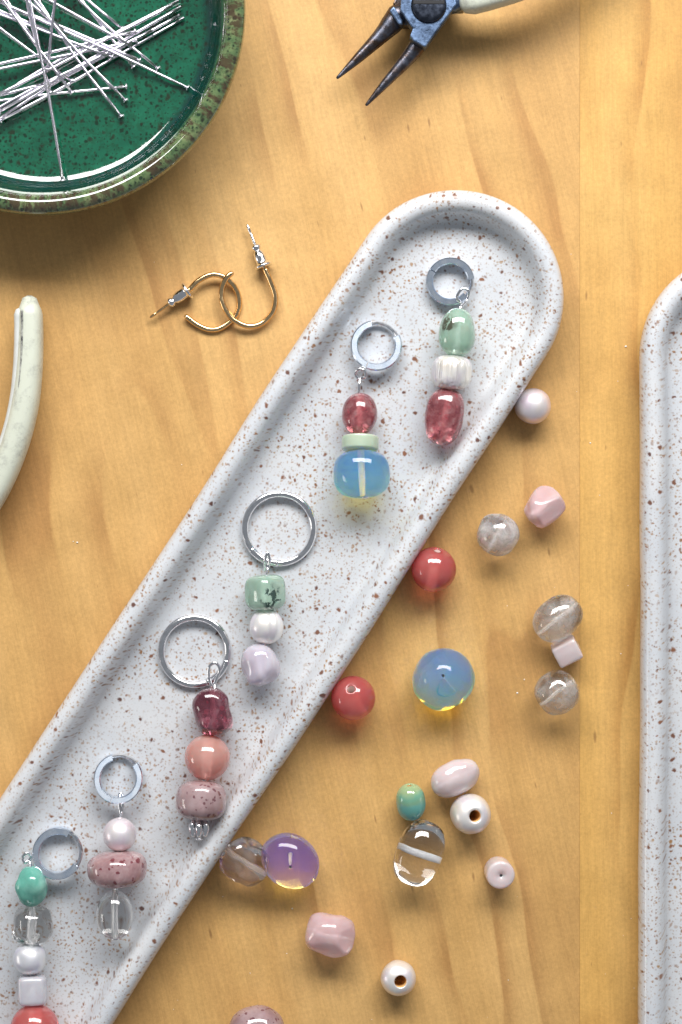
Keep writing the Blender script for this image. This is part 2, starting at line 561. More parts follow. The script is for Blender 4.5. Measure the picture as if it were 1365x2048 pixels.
def tube(name, pts, r, segs=12, closed=False, round_caps=True, origin=(0, 0, 0), section=None):
    """swept round bar; r is a number or one per point; section = list of (side, up) for another outline"""
    pts = [Vector(p) for p in pts]
    N = len(pts)
    rs = list(r) if isinstance(r, (list, tuple)) else [r] * N
    if round_caps and not closed:
        d0 = (pts[0] - pts[1]).normalized()
        d1 = (pts[-1] - pts[-2]).normalized()
        a, b = rs[0], rs[-1]
        pre = [(pts[0] + d0 * a * 0.95, a * 0.3), (pts[0] + d0 * a * 0.72, a * 0.72)]
        post = [(pts[-1] + d1 * b * 0.72, b * 0.72), (pts[-1] + d1 * b * 0.95, b * 0.3)]
        pts = [p for p, _ in pre] + pts + [p for p, _ in post]
        rs = [q for _, q in pre] + rs + [q for _, q in post]
        N = len(pts)
    sec = section or [(cos(2 * pi * k / segs), sin(2 * pi * k / segs)) for k in range(segs)]
    segs = len(sec)
    verts, faces = [], []
    tang = []
    for i in range(N):
        a = pts[(i - 1) % N] if (closed or i > 0) else pts[i]
        b = pts[(i + 1) % N] if (closed or i < N - 1) else pts[i]
        tang.append((b - a).normalized())
    ref = Vector((0, 0, 1)) if abs(tang[0].z) < 0.9 else Vector((1, 0, 0))
    side = tang[0].cross(ref).normalized()
    for i in range(N):
        side = (side - tang[i] * side.dot(tang[i])).normalized()
        up = side.cross(tang[i]).normalized()
        for (c, s_) in sec:
            verts.append(pts[i] + (side * c + up * s_) * rs[i] - Vector(origin))
    M_ = N if closed else N - 1
    for i in range(M_):
        j = (i + 1) % N
        for k in range(segs):
            l = (k + 1) % segs
            faces.append((i * segs + k, i * segs + l, j * segs + l, j * segs + k))
    if not closed:
        faces.append(tuple(range(segs)))
        faces.append(tuple((N - 1) * segs + k for k in reversed(range(segs))))
    return fix_normals(mesh(name, verts, faces))


def lathe(name, prof, segs=48, closed=False):
    """prof = (r, z) pairs about local Z; r = 0 at an end closes it"""
    verts, faces, rings = [], [], []
    for (r, z) in prof:
        if r < 1e-6:
            rings.append([len(verts)])
            verts.append((0, 0, z))
        else:
            rings.append(list(range(len(verts), len(verts) + segs)))
            verts += [(r * cos(2 * pi * k / segs), r * sin(2 * pi * k / segs), z) for k in range(segs)]
    n = len(rings)
    for i in range(n if closed else n - 1):
        a, b = rings[i], rings[(i + 1) % n]
        for k in range(segs):
            l = (k + 1) % segs
            if len(a) == 1 and len(b) == 1:
                continue
            if len(a) == 1:
                faces.append((a[0], b[l], b[k]))
            elif len(b) == 1:
                faces.append((a[k], a[l], b[0]))
            else:
                faces.append((a[k], a[l], b[l], b[k]))
    return fix_normals(mesh(name, verts, faces))


def prism(name, outline, z0, z1, bevel=0.03, segs=2):
    bm = bmesh.new()
    vs = [bm.verts.new((x, y, z0)) for x, y in outline]
    f = bm.faces.new(vs)
    ex = bmesh.ops.extrude_face_region(bm, geom=[f])
    for v in ex['geom']:
        if isinstance(v, bmesh.types.BMVert):
            v.co.z = z1
    bmesh.ops.recalc_face_normals(bm, faces=bm.faces)
    if bevel:
        ed = [e for e in bm.edges if abs(e.verts[0].co.z - e.verts[1].co.z) < 1e-6 or True]
        bmesh.ops.bevel(bm, geom=ed, offset=bevel, segments=segs, affect='EDGES', profile=0.6)
    me = bpy.data.meshes.new(name)
    bm.to_mesh(me)
    bm.free()
    return me


def bead_mesh(name, w, l, rh=0.05, p=2.0, n=2.0, flat=1.0, lump=0.0, seed=0, taper=0.0, segs=48, rings=26, freq=2.2, bow=0.0, cut=None, groove=None):
    """drilled bead about local Z: width w, length l, hole radius rh, p = how square the side is, n = how square the section is"""
    R, h = w / 2, l / 2
    prof = []
    for i in range(rings + 1):
        ph = -pi / 2 + pi * i / rings
        c, s_ = cos(ph), sin(ph)
        r = R * (abs(c) ** (2 / p) if c > 1e-9 else 0)
        z = h * math.copysign(abs(s_) ** (2 / p), s_)
        if r > rh * 1.18:
            prof.append((r, z))
    z0, z1 = prof[0][1], prof[-1][1]
    prof = [(rh, z0 + 0.02 * l)] + [(rh * 1.1, z0 - 0.002)] + prof + [(rh * 1.1, z1 + 0.002)] + [(rh, z1 - 0.02 * l)]
    n_out = len(prof)
    for k in range(1, 5):
        prof.append((rh, z1 - 0.02 * l - (z1 - z0 - 0.04 * l) * k / 5))
    sv = Vector((seed * 3.17, seed * 1.73, seed * 0.91))
    verts, faces, idx = [], [], []
    for (r, z) in prof:
        for k in range(segs):
            a = 2 * pi * k / segs
            ca, sa = cos(a), sin(a)
            f = (abs(ca) ** n + abs(sa) ** n) ** (-1 / n)
            rr = rh + max(0, r - rh) * f if r > rh else r
            rr2 = rh + (rr - rh) * (1 + taper * z / h) if rr > rh else rr
            v = Vector((rr2 * ca, rr2 * sa * 1.0, z))
            wgt = max(0.0, min(1.0, (rr2 - rh) / R * 1.4))
            if lump and wgt > 0:
                d = noise.noise(v * freq / max(R, h) * 0.5 + sv) * lump
                d2 = noise.noise(v * freq / max(R, h) * 1.1 + sv * 2) * lump * 0.35
                dirv = Vector((ca, sa, 0.6 * z / h))
                v += dirv * (d + d2) * R * wgt
            if groove and wgt > 0:
                ga, depth, wid = groove
                da = (a - ga + pi) % (2 * pi) - pi
                v -= Vector((ca, sa, 0)) * depth * R * math.exp(-(da / wid) ** 2) * wgt
            if bow:
                v.x += bow * (1 - (z / h) ** 2) - bow * 0.5
            if cut and wgt > 0:                      # flat facets: (normal, distance)
                for (nx, ny, nz, dd) in cut:
                    q = Vector((nx, ny, nz)).normalized()
                    over = v.dot(q) - dd
                    if over > 0:
                        v -= q * over * 0.85
            v.y *= flat
            verts.append(v)
    m = len(prof)
    for i in range(m):
        j = (i + 1) % m
        for k in range(segs):
            q = (k + 1) % segs
            faces.append((i * segs + k, i * segs + q, j * segs + q, j * segs + k))
            idx.append(1 if (i == 0 and False) or i >= n_out - 1 else 0)
    return mesh(name, verts, faces, idx)


def orient(me, axis, roll=0.0):
    """turn a mesh so that its local Z lies along axis"""
    q = Vector(axis).normalized().to_track_quat('Z', 'Y') @ Quaternion((0, 0, 1), roll)
    return q


def bead_obj(name, me, mats, parent, px, py, z, axis, roll=0.0, label=None, rest=None):
    """a bead at photograph pixel (px,py); z = centre height, or rest = height of the surface that carries it"""
    q = orient(me, axis, roll)
    if rest is not None:
        z = rest - min((q @ v.co).z for v in me.vertices) + 0.002
    o = obj(name, me, mats, parent, P(px, py, z), label)
    o.rotation_mode = 'QUATERNION'
    o.rotation_quaternion = q
    return o


# ------------------------------------------------------------------ the table: planks side by side
table = empty('table', (0, 0, 0))
table['kind'] = 'structure'
SEAM = 4.775


def plank(x0, x1, mat, label):
    bm = bmesh.new()
    bmesh.ops.create_cube(bm, size=1)
    for v in bm.verts:
        v.co = Vector(((x0 + x1) / 2 + v.co.x * (x1 - x0), v.co.y * 70, -1 + v.co.z * 2.0))
    bmesh.ops.bevel(bm, geom=list(bm.edges), offset=0.005, segments=2, affect='EDGES')
    me = bpy.data.meshes.new('plank')
    bm.to_mesh(me)
    bm.free()
    return obj('plank', me, [mat], table, (0, 0, 0), label, smooth=False)


plank(-34, SEAM - 0.001, M['plank_main'], 'broad tan plank with slanting grain')
plank(SEAM + 0.001, 24, M['plank_edge'], 'orange toned plank with upright grain')


# ------------------------------------------------------------------ ceramic trays
def tray(name, end, direction, length, R, seed, label):
    """long round ended dish: a profile swept round a stadium outline"""
    prof = [(0.34, 0.0), (0.16, 0.02), (0.07, 0.12), (0.03, 0.28), (0.0, 0.48), (0.0, 0.64), (0.025, 0.76), (0.08, 0.86), (0.16, 0.915), (0.26, 0.925),
            (0.35, 0.895), (0.42, 0.82), (0.475, 0.70), (0.52, 0.56), (0.56, 0.45), (0.61, 0.385), (0.70, 0.357), (0.88, 0.35), (1.2, 0.35), (1.6, 0.35)]
    d = Vector(direction).normalized()
    nrm = Vector((-d.y, d.x, 0))
    A = Vector((0, 0, 0))
    B = d * length
    outline = []                              # (centre, outward direction)
    arc, side = 40, 60
    a0 = atan2(-d.y, -d.x)
    for k in range(arc + 1):
        a = a0 - pi / 2 + pi * k / arc
        outline.append((A, Vector((cos(a), sin(a), 0))))
    for k in range(1, side):
        outline.append((A.lerp(B, k / side), -nrm if outline[arc][1].dot(nrm) < 0 else nrm))
    for k in range(arc + 1):
        a = a0 + pi / 2 + pi * k / arc
        outline.append((B, Vector((cos(a), sin(a), 0))))
    for k in range(1, side):
        outline.append((B.lerp(A, k / side), -outline[arc + 1][1]))
    m = len(outline)
    verts, faces = [], []
    for (dd, z) in prof:
        for (c, o_) in outline:
            q = c + o_ * (R - dd)
            wob = noise.noise(q * 0.16 + Vector((seed, 0, 0))) * 0.07 + noise.noise(q * 0.45 + Vector((0, seed, 0))) * 0.03
            zz = z + (noise.noise(q * 0.22 + Vector((0, 0, seed))) * 0.06 if 0.5 < z else 0)
            verts.append(q + o_ * (wob if dd < 1.1 else 0) + Vector((0, 0, zz)))
    for i in range(len(prof) - 1):
        for k in range(m):
            l = (k + 1) % m
            faces.append((i * m + k, i * m + l, (i + 1) * m + l, (i + 1) * m + k))
    faces.append(tuple(range((len(prof) - 1) * m, len(prof) * m)))
    faces.append(tuple(reversed(range(m))))
    me = fix_normals(mesh(name, verts, faces))
    at = me.attributes.new('bare', 'FLOAT', 'POINT')     # unglazed clay round the foot
    bare = [1, 1, 1, 0.9, 0.35] + [0] * (len(prof) - 5)
    at.data.foreach_set('value', [bare[i // m] for i in range(len(verts))])
    o = obj(name, me, [M['ceramic']], None, end)
    return tag(o, label, 'tray', 'speckled ceramic trays on the table')


FLOOR = 0.352                                  # height of the dish floor
tc = P(914, 593, 0.7)
tc.z = 0
tray('ceramic_tray', tc, (-0.545, -0.838, 0), 26.0, 2.15, 1.3, 'long speckled white ceramic tray lying diagonally under the beaded earrings')
tc2 = P(1501, 716, 0.7)
tc2.z = 0
tray('ceramic_tray', tc2, (-0.003, -1, 0), 26.0, 2.15, 7.9, 'speckled white ceramic tray cut off by the right edge, empty')

# ------------------------------------------------------------------ green plate and pins
pc = P(82, 21, 1.5)
pc.z = 0
PFL = 0.45
plate_prof = [(0, 0.22), (2.2, 0.22), (2.45, 0.0), (2.7, 0.0), (2.85, 0.12), (3.25, 0.32), (3.62, 0.70), (3.86, 1.15), (3.955, 1.45), (3.97, 1.58), (3.93, 1.70), (3.83, 1.77),
              (3.73, 1.77), (3.63, 1.71), (3.55, 1.58), (3.49, 1.36), (3.44, 1.10), (3.39, 0.86), (3.32, 0.66), (3.23, 0.53), (3.08, 0.47), (2.8, PFL), (1.8, PFL), (0.9, PFL), (0, PFL)]
sm = []
for i in range(len(plate_prof) - 1):
    sm.append(plate_prof[i])
    a, b = plate_prof[i], plate_prof[i + 1]
    sm.append(((a[0] + b[0]) / 2, (a[1] + b[1]) / 2))
sm.append(plate_prof[-1])
pl = obj('green_plate', lathe('green_plate', sm, 128), [M['green']], None, pc)
tag(pl, 'glossy green speckled plate with olive rim holding silver pins', 'plate')

PIN_L = 4.15
pin_r = 0.031
SHAFTS = []                                       # straight and slightly bent pin shafts, shared among the pins
for b_ in (0.0, 0.012, 0.035, -0.022, 0.05):
    me_ = tube('shaft', [(b_ * sin(pi * q / 8) * (1 + 0.6 * sin(2 * pi * q / 8)), 0, PIN_L * q / 8) for q in range(9)], pin_r, 10, round_caps=False)
    me_.materials.append(M['pin'])
    SHAFTS.append(me_)
pin_rng = random.Random(11)
head_me = lathe('head', [(0, -0.022), (0.05, -0.022), (0.066, -0.012), (0.066, 0.004), (0.045, 0.016), (pin_r, 0.03)], 16)
head_me.materials.append(M['pin'])
for me_ in SHAFTS + [head_me]:
    for p_ in me_.polygons:
        p_.use_smooth = True


def pin(hx, hy, tx, ty, zh, zt, label, flip=False):
    """head pin from its head towards a second point, both in photograph pixels of the plate region"""
    a, b = P(hx, hy, zh), P(tx, ty, zt)
    d = (b - a).normalized()
    if flip:                                     # the bare tip is at a, the head beyond b
        a = a + d * PIN_L
        d = -d
    return pin_at(a, d, label)


def pin_at(a, d, label):
    o = empty('head_pin', a, label, 'pin', 'silver head pins heaped on the green plate')
    o.rotation_mode = 'QUATERNION'
    o.rotation_quaternion = d.to_track_quat('Z', 'Y')
    for nm, me_ in (('shaft', pin_rng.choice(SHAFTS)), ('head', head_me)):
        c = link(bpy.data.objects.new(nm, me_))
        c.parent = o
    return o


Z0 = PFL + 0.07
k_ = 0.381
PINS = [
    (985, 462, 600, 285, Z0, Z0 + .14, 'silver pin whose head lies farthest right on the green glaze'),
    (830, 360, 700, 240, Z0 + .02, Z0 + .10, 'silver pin with head just above and left of the rightmost one'),
    (735, 318, 450, 200, Z0 + .10, Z0 + .16, 'silver pin under the crossing, its head just right of a steeper pin'),
    (702, 352, 500, 100, Z0 + .05, Z0 + .16, 'steep silver pin with head touching the middle of a longer slanted pin'),
    (637, 611, 300, 130, Z0, Z0 + .22, 'silver pin whose bare looking head is lowest in the middle of the plate'),
    (660, 527, 350, 180, Z0 + .01, Z0 + .24, 'silver pin with wide disc head turned sideways above the lowest one'),
    (380, 487, 220, 270, Z0 + .12, Z0 + .25, 'silver pin ending at the left middle, left of the wide disc head'),
    (376, 425, 190, 285, Z0 + .08, Z0 + .2, 'silver pin half hidden under the bundle, its head at the left crossing'),
    (265, 485, 180, 100, Z0 + .18, Z0 + .34, 'thick looking upright silver pin standing on top of the pile'),
    (330, 948, 240, 450, 0.86, Z0 + .33, 'longest visible silver pin, its head resting on the lower plate wall'),
    (250, 362, 306, 20, Z0 + .20, Z0 + .36, 'silver pin leaning left that crosses the top of the upright ones'),
    (710, 165, 300, 262, Z0 + .14, Z0 + .18, 'silver pin from the left with its head upper in the fan of tips'),
    (716, 215, 300, 300, Z0 + .10, Z0 + .14, 'silver pin from the left with its head lower in the fan of tips'),
    (664, 456, 300, 498, Z0, Z0 + .05, 'nearly level silver pin with head right of the lower crossing'),
    (640, 150, 430, -40, Z0 + .06, Z0 + .14, 'silver pin coming from the top edge with its head in the fan'),
    (235, 440, 0, 495, Z0 + .14, Z0 + .13, 'short showing silver pin with its head beside the upright pins'),
    (590, 300, 270, 178, Z0 + .17, Z0 + .22, 'silver pin over the bundle with head just left of the crossing'),
]
for (hx, hy, tx, ty, zh, zt, lab) in PINS:
    o = pin(hx * k_, hy * k_, tx * k_, ty * k_, zh, zt, lab)
    if lab.startswith('short showing'):
        o.scale = (1, 1, 0.6)                        # a cut down pin, so that it ends inside the plate
FAN = [(942, 4, 560, 205, Z0 + .09, Z0 + .1, 'silver pin with the topmost bare tip of the fan at upper right'),
       (952, 36, 560, 262, Z0 + .05, Z0 + .09, 'silver pin whose bare tip is second from the top of the fan'),
       (944, 80, 400, 392, Z0 + .03, Z0 + .07, 'silver pin whose bare tip is second from the bottom of the fan'),
       (968, 94, 560, 322, Z0, Z0 + .05, 'silver pin with the lowest bare tip of the fan, farthest right'),
       (905, 28, 420, 275, Z0 + .14, Z0 + .16, 'silver pin lying on the fan, its bare tip short of the others'),
       (800, 160, 300, 420, Z0 + .11, Z0 + .12, 'silver pin whose bare tip stops halfway along the fan')]
for (hx, hy, tx, ty, zh, zt, lab) in FAN:
    pin(hx * k_, hy * k_, tx * k_, ty * k_, zh, zt, lab, flip=True)
for (hx, hy, tx, ty, zh, zt, lab) in [(20, -20, 210, 250, Z0 + .3, Z0 + .2, 'steep silver pin from the upper left corner down to the upright pins'),
                                      (0, 60, 260, 165, Z0 + .26, Z0 + .2, 'silver pin crossing the upper left, entering at the left edge'),
                                      (150, -60, 700, 245, Z0 + .3, Z0 + .12, 'long silver pin slanting from the top edge into the fan of heads'),
                                      (95, -30, 335, 160, Z0 + .34, Z0 + .26, 'silver pin lying highest, slanting behind the upright pins at the top')]:
    b, a = P(tx * k_, ty * k_, zt), P(hx * k_, hy * k_, zh)
    d = (b - a).normalized()
    pin_at(b - d * PIN_L, d, lab)

# ------------------------------------------------------------------ round nosed pliers
pb = P(858, 9, 0.8)
pb.z = 0
pliers = empty('round_nose_pliers', pb, 'round nosed pliers of dark blue steel with cream grips at the top edge', 'pliers')


def PX(lst, z):
    return [(P(x, y, z).x, P(x, y, z).y) for x, y in lst]


me = prism('joint_plate', PX([(803, -14), (801, 21), (826, 58), (820, 72), (827, 82), (851, 95), (872, 66), (893, 37), (914, 9), (905, -22), (880, -52), (840, -50)], 1.05), 0.66, 1.06, 0.03, 2)
obj('joint_plate', me, [M['steel']], pliers, (0, 0, 0), smooth=False)
me = prism('rear_plate', PX([(800, -20), (786, 8), (791, 16), (806, 51), (828, 52), (880, 20), (930, 20), (905, -60), (840, -60)], 0.6), 0.24, 0.645, 0.03, 2)
obj('joint_plate', me, [M['dark_steel']], pliers, (0, 0, 0), smooth=False, label='dark rear joint plate')
scr = lathe('pivot_screw', [(0, 1.13), (0.25, 1.135), (0.315, 1.12), (0.345, 1.085), (0.35, 1.04), (0.35, 0.9), (0, 0.9)], 48)
sc_o = obj('pivot_screw', scr, [M['black_steel']], pliers, (P(858, 11, 1.05).x, P(858, 11, 1.05).y, 0))
bm = bmesh.new()
bmesh.ops.create_cube(bm, size=1)
for v in bm.verts:
    v.co = Vector((v.co.x * 0.62, v.co.y * 0.085, v.co.z * 0.05))
bmesh.ops.bevel(bm, geom=list(bm.edges), offset=0.012, segments=1, affect='EDGES')
me = bpy.data.meshes.new('slot')
bm.to_mesh(me)
bm.free()
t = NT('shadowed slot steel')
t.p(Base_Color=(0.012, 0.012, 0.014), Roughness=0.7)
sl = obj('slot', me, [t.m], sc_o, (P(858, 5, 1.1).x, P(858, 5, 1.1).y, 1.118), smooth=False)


def jaw(pts, radii):
    path = spline([P(x, y, z) for x, y, z in pts], 8)
    rr = []
    n_ = len(radii) - 1
    for i in range(len(path)):
        f = i / (len(path) - 1) * n_
        k = min(int(f), n_ - 1)
        rr.append(radii[k] + (radii[k + 1] - radii[k]) * (f - k))
    return tube('jaw', path, rr, 20)


obj('jaw', jaw([(798, 30, .55), (782, 50, .56), (758, 76, .58), (716, 117, .6), (676, 155, .62)], [0.24, 0.215, 0.155, 0.10, 0.032]), [M['dark_steel']], pliers, (0, 0, 0))
obj('jaw', jaw([(842, 82, .62), (828, 102, .62), (806, 128, .62), (770, 168, .62), (734, 209, .62)], [0.185, 0.165, 0.135, 0.09, 0.032]), [M['dark_steel']], pliers, (0, 0, 0))
# collar wedge where the rear jaw leaves the joint
me = prism('jaw_collar', PX([(788, 12), (779, 22), (797, 48), (806, 50), (806, 40)], 0.9), 0.58, 0.90, 0.03, 2)
obj('jaw_collar', me, [M['steel']], pliers, (0, 0, 0), smooth=False)
sec = [(0.9 * math.copysign(abs(cos(a)) ** 0.7, cos(a)), 1.15 * math.copysign(abs(sin(a)) ** 0.7, sin(a))) for a in [2 * pi * k / 20 for k in range(20)]]
hp = spline([P(905, 8, .78), P(925, -2, .82), P(960, -12, .9), P(1000, -22, 1.0)], 6)
obj('handle', tube('handle', hp, 0.22, section=sec), [M['steel']], pliers, (0, 0, 0))
gp = spline([P(945, 4, 1.0), P(990, -8, 1.05), P(1060, -32, 1.05), P(1170, -90, 1.0), P(1280, -190, .9)], 8)
obj('grip', tube('grip', gp, 0.26, section=sec), [M['vinyl']], pliers, (0, 0, 0))
hp2 = spline([P(880, -40, .5), P(885, -70, .5), P(895, -110, .55)], 6)
obj('handle', tube('handle', hp2, 0.2, section=sec), [M['steel']], pliers, (0, 0, 0))
gp2 = spline([P(893, -100, .55), P(910, -170, .6), P(950, -300, .6), P(1040, -460, .55)], 8)
obj('grip', tube('grip', gp2, 0.26, section=sec), [M['vinyl']], pliers, (0, 0, 0))

# ------------------------------------------------------------------ the curved grip at the left edge
gl = P(50, 800, 0)
tool = empty('tool_handle', gl, 'curved worn cream grip of a hand tool entering at the left edge', 'handle')
pth = [(60, 612, .40), (61, 660, .42), (59, 730, .45), (51, 804, .48), (34, 876, .5), (8, 945, .5), (-26, 1008, .5), (-75, 1070, .5), (-140, 1130, .5)]
gp = spline([P(x, y, z) for x, y, z in pth], 8)
n_ = len(gp)
rad = [(0.262 + 0.035 * min(1, i / 24)) * (0.80 + 0.20 * min(1, i / 3) ** 0.6) for i in range(n_)]
sec = []
for k in range(28):
    a = 2 * pi * k / 28
    sec.append((0.92 * math.copysign(abs(cos(a)) ** 0.8, cos(a)), 1.2 * math.copysign(abs(sin(a)) ** 0.8, sin(a))))
obj('grip', tube('grip', gp, rad, section=sec), [M['vinyl']], tool, (0, 0, 0))


def offset_path(path, off, dz, i0=0, i1=None):
    out = []
    for i in range(i0, i1 or len(path)):
        a, b = path[max(0, i - 1)], path[min(len(path) - 1, i + 1)]
        d = (b - a).normalized()
        sd = d.cross(Vector((0, 0, 1))).normalized()
        out.append(path[i] + sd * off + Vector((0, 0, dz)))
    return out


obj('seam', tube('seam', offset_path(gp, 0.118, 0.306, 2), 0.026, 8), [M['grime']], tool, (0, 0, 0), 'dirty seam line')
obj('inner_strip', tube('inner_strip', offset_path(gp, 0.172, 0.125, 3), 0.130, 16), [M['strip']], tool, (0, 0, 0), 'smooth pale edge strip')


# ------------------------------------------------------------------ gold hoop studs
def stud(base, hoop_px, post_px, label):
    o = empty('hoop_earring', base, label, 'earring', 'gold hoop studs lying on the wood')
    obj('hoop', tube('hoop', spline([P(*q) for q in hoop_px], 8), 0.056, 14), [M['gold']], o, (0, 0, 0))
    a, b = P(*post_px[0]), P(*post_px[1])
    d = (b - a).normalized()
    L = (b - a).length
    # silver post with a notch near its tip
    pp = [a + d * (L * f) for f in (0, 0.25, 0.6, 0.80, 0.84, 0.88, 0.97, 1.0)]
    obj('post', tube('post', pp, [0.030, 0.030, 0.030, 0.030, 0.020, 0.030, 0.030, 0.018], 10), [M['gold'] if post_px[2] else M['silver']], o, (0, 0, 0))
    prof = [(0.03, -0.02), (0.165, -0.02), (0.185, 0.005), (0.175, 0.035), (0.13, 0.05), (0.112, 0.10), (0.118, 0.18), (0.105, 0.29), (0.065, 0.33), (0.066, 0.35), (0.095, 0.375), (0.10, 0.42), (0.07, 0.465), (0.03, 0.475)]
    nut = lathe('clutch_back', prof, 28)
    n_o = obj('clutch_back', nut, [M['silver']], o, a + d * post_px[3])
    n_o.rotation_mode = 'QUATERNION'
    n_o.rotation_quaternion = d.to_track_quat('Z', 'Y')


stud(P(425, 610, 0), [(381, 578, .18), (398, 561, .19), (425, 549, .20), (452, 556, .16), (473, 580, .09), (479, 608, .06), (470, 634, .06), (444, 655, .06), (420, 659, .06), (396, 650, .07), (374, 634, .10)],
     [(384, 575, .18), (301, 635, .14), True, 0.10], 'gold hoop stud lying left, its post pointing lower left')
stud(P(500, 600, 0), [(531, 539, .19), (541, 562, .19), (551, 592, .17), (547, 622, .14), (525, 646, .12), (496, 652, .14), (465, 637, .20), (446, 607, .22), (444, 580, .20), (452, 558, .24), (463, 547, .24)],
     [(533, 546, .19), (495, 450, .16), False, 0.14], 'gold hoop stud lying right, its post pointing up')


# ------------------------------------------------------------------ beaded drop earrings on the tray
def arc_band(name, c, ri, ro, z0, z1, a0, a1, tilt=(0, 0), bevel=0.022, n_=None):
    """piece of a flat band bent round c; angles in degrees"""
    n_ = n_ or max(6, int(abs(a1 - a0) / 5))
    b = bevel
    sec_ = [(ri + b, z0), (ro - b, z0), (ro, z0 + b), (ro, z1 - b), (ro - b, z1), (ri + b, z1), (ri, z1 - b), (ri, z0 + b)]
    verts, faces = [], []
    for i in range(n_ + 1):
        a = radians(a0 + (a1 - a0) * i / n_)
        for (r, z) in sec_:
            x, y = r * cos(a), r * sin(a)
            verts.append((x, y, z + x * tilt[0] + y * tilt[1]))
    m = len(sec_)
    for i in range(n_):
        for k in range(m):
            l = (k + 1) % m
            faces.append((i * m + k, i * m + l, (i + 1) * m + l, (i + 1) * m + k))
    faces.append(tuple(range(m)))
    faces.append(tuple(n_ * m + k for k in reversed(range(m))))
    me = fix_normals(mesh(name, verts, faces))
    me.polygons.foreach_set('use_smooth', [False] * len(me.polygons))
    return me


def flat_hoop(parent, px, py, ro, w, segs, thin, tilt):
    """hinged flat hoop: broad bands plus the thin post that closes it"""
    d = 0.21
    lift = (abs(tilt[0]) + abs(tilt[1])) * ro * 0.75
    c = P(px, py, FLOOR + d)
    c.z = FLOOR + 0.004 + lift
    for (a0, a1) in segs:
        obj('hoop_band', arc_band('hoop_band', c, ro - w, ro, 0, d, a0, a1, tilt), [M['flat_silver']], parent, c, smooth=False)
    a0, a1 = thin
    obj('hinge_post', arc_band('hinge_post', c, ro - w * 0.62, ro - w * 0.12, 0.05, d - 0.07, a0 - 3, a1 + 3, tilt, 0.02), [M['silver']], parent, c, smooth=False)


def wire_hoop(parent, px, py, R, r, sleeve, squash=1.0):
    c = P(px, py, FLOOR + r)
    c.z = FLOOR + r + 0.003
    pts = [c + Vector((R * cos(a), R * squash * sin(a), 0.03 * (1 + cos(a - 2)))) for a in [2 * pi * k / 72 for k in range(72)]]
    obj('hoop', tube('hoop', pts, r, 16, closed=True), [M['silver']], parent, (0, 0, 0))
    a0, a1 = radians(sleeve[0]), radians(sleeve[1])
    pts = [c + Vector((R * cos(a), R * squash * sin(a), 0.03 * (1 + cos(a - 2)))) for a in [a0 + (a1 - a0) * k / 14 for k in range(15)]]
    obj('hoop_sleeve', tube('hoop_sleeve', pts, r + 0.008, 16, round_caps=False), [M['silver']], parent, (0, 0, 0))


def drop(label, base_px, hoop, beads, loop, head, group='beaded drop earrings on the speckled tray'):
    """beads = (part name, label, mesh args, material, hole material, px, py, tilt deg, roll)"""
    root = empty('beaded_earring', P(base_px[0], base_px[1], FLOOR), label, 'earring', group)
    hoop(root)
    # heights: the wire is straight, the fattest beads touch the dish
    ys = [(1024 - b[6]) / 100 for b in beads]
    rs = [b[2]['w'] / 2 * b[2].get('flat', 1.0) for b in beads]
    best = None
    n_ = len(beads)
    for i in range(n_):
        for j in range(i + 1, n_):
            k = (rs[j] - rs[i]) / (ys[j] - ys[i])
            a = rs[i] - k * ys[i]
            if abs(k) < 0.22 and all(a + k * y >= r - 1e-6 for y, r in zip(ys, rs)):
                s_ = sum(a + k * y - r for y, r in zip(ys, rs))
                if best is None or s_ < best[0]:
                    best = (s_, a, k)
    if best is None:
        best = (0, max(rs), 0)
    _, a_, k_ = best
    zz = lambda py: FLOOR + 0.01 + a_ + k_ * (1024 - py) / 100
    cs = []
    for (nm, lab, kw, mat, hmat, px, py, tilt, roll) in beads:
        kw = dict(kw)
        me_ = bead_mesh(nm, **kw)
        ax = Vector((sin(radians(tilt)), cos(radians(tilt)), k_))
        bead_obj(nm, me_, [mat, hmat], root, px, py, zz(py), ax, roll, lab)
        cs.append(P(px, py, zz(py)))
    hd = P(head[0], head[1], zz(head[1]))
    top = P(loop[-1][0], loop[-1][1], zz(loop[-1][1]))
    path = [P(x, y, FLOOR + dz) for x, y, dz in loop[:-1]] + [top] + cs + [hd]
    pts = spline(path[:len(loop)], 7) + path[len(loop):]
    obj('head_pin', tube('head_pin', pts, 0.031, 10), [M['silver']], root, (0, 0, 0))
    hm = lathe('pin_head', [(0, -0.02), (0.05, -0.02), (0.075, -0.008), (0.075, 0.01), (0.05, 0.022), (0, 0.022)], 18)
    ho = obj('pin_head', hm, [M['silver']], root, hd)
    ho.rotation_mode = 'QUATERNION'
    ho.rotation_quaternion = (hd - cs[-1]).normalized().to_track_quat('Z', 'Y')
    return root, zz


V = M
HW, HP, HG = M['hole_white'], M['hole_pink'], M['hole_grey']

# 1 - top right
drop('drop earring nearest the tray end with green, ridged pearl and pinkish red beads', (905, 700),
     lambda r: flat_hoop(r, 901, 563, 0.475, 0.135, [(150, 318), (6, 147)], (318, 366), (0.06, -0.03)),
     [('quartz_bead', 'pale green translucent bead with a dark patch', dict(w=.71, l=.97, rh=.045, p=2.2, n=2.1, lump=.10, seed=3, taper=-.05), M['prehnite'], HW, 915, 665, 2, .5),
      ('pearl_bead', 'white pearl with fine ridges', dict(w=.80, l=.68, rh=.05, p=3.0, lump=.05, seed=4), M['pearl_ribbed'], HW, 903, 745, 4, 0),
      ('quartz_bead', 'long pinkish red strawberry quartz bead', dict(w=.75, l=1.13, rh=.045, p=2.6, lump=.10, seed=8, taper=.06), M['strawberry'], HP, 889, 834, 9, .8)],
     [(921, 605, .30), (914, 594, .34), (926, 577, .36), (938, 583, .36), (934, 600, .30), (921, 615, .36)], (876, 888))

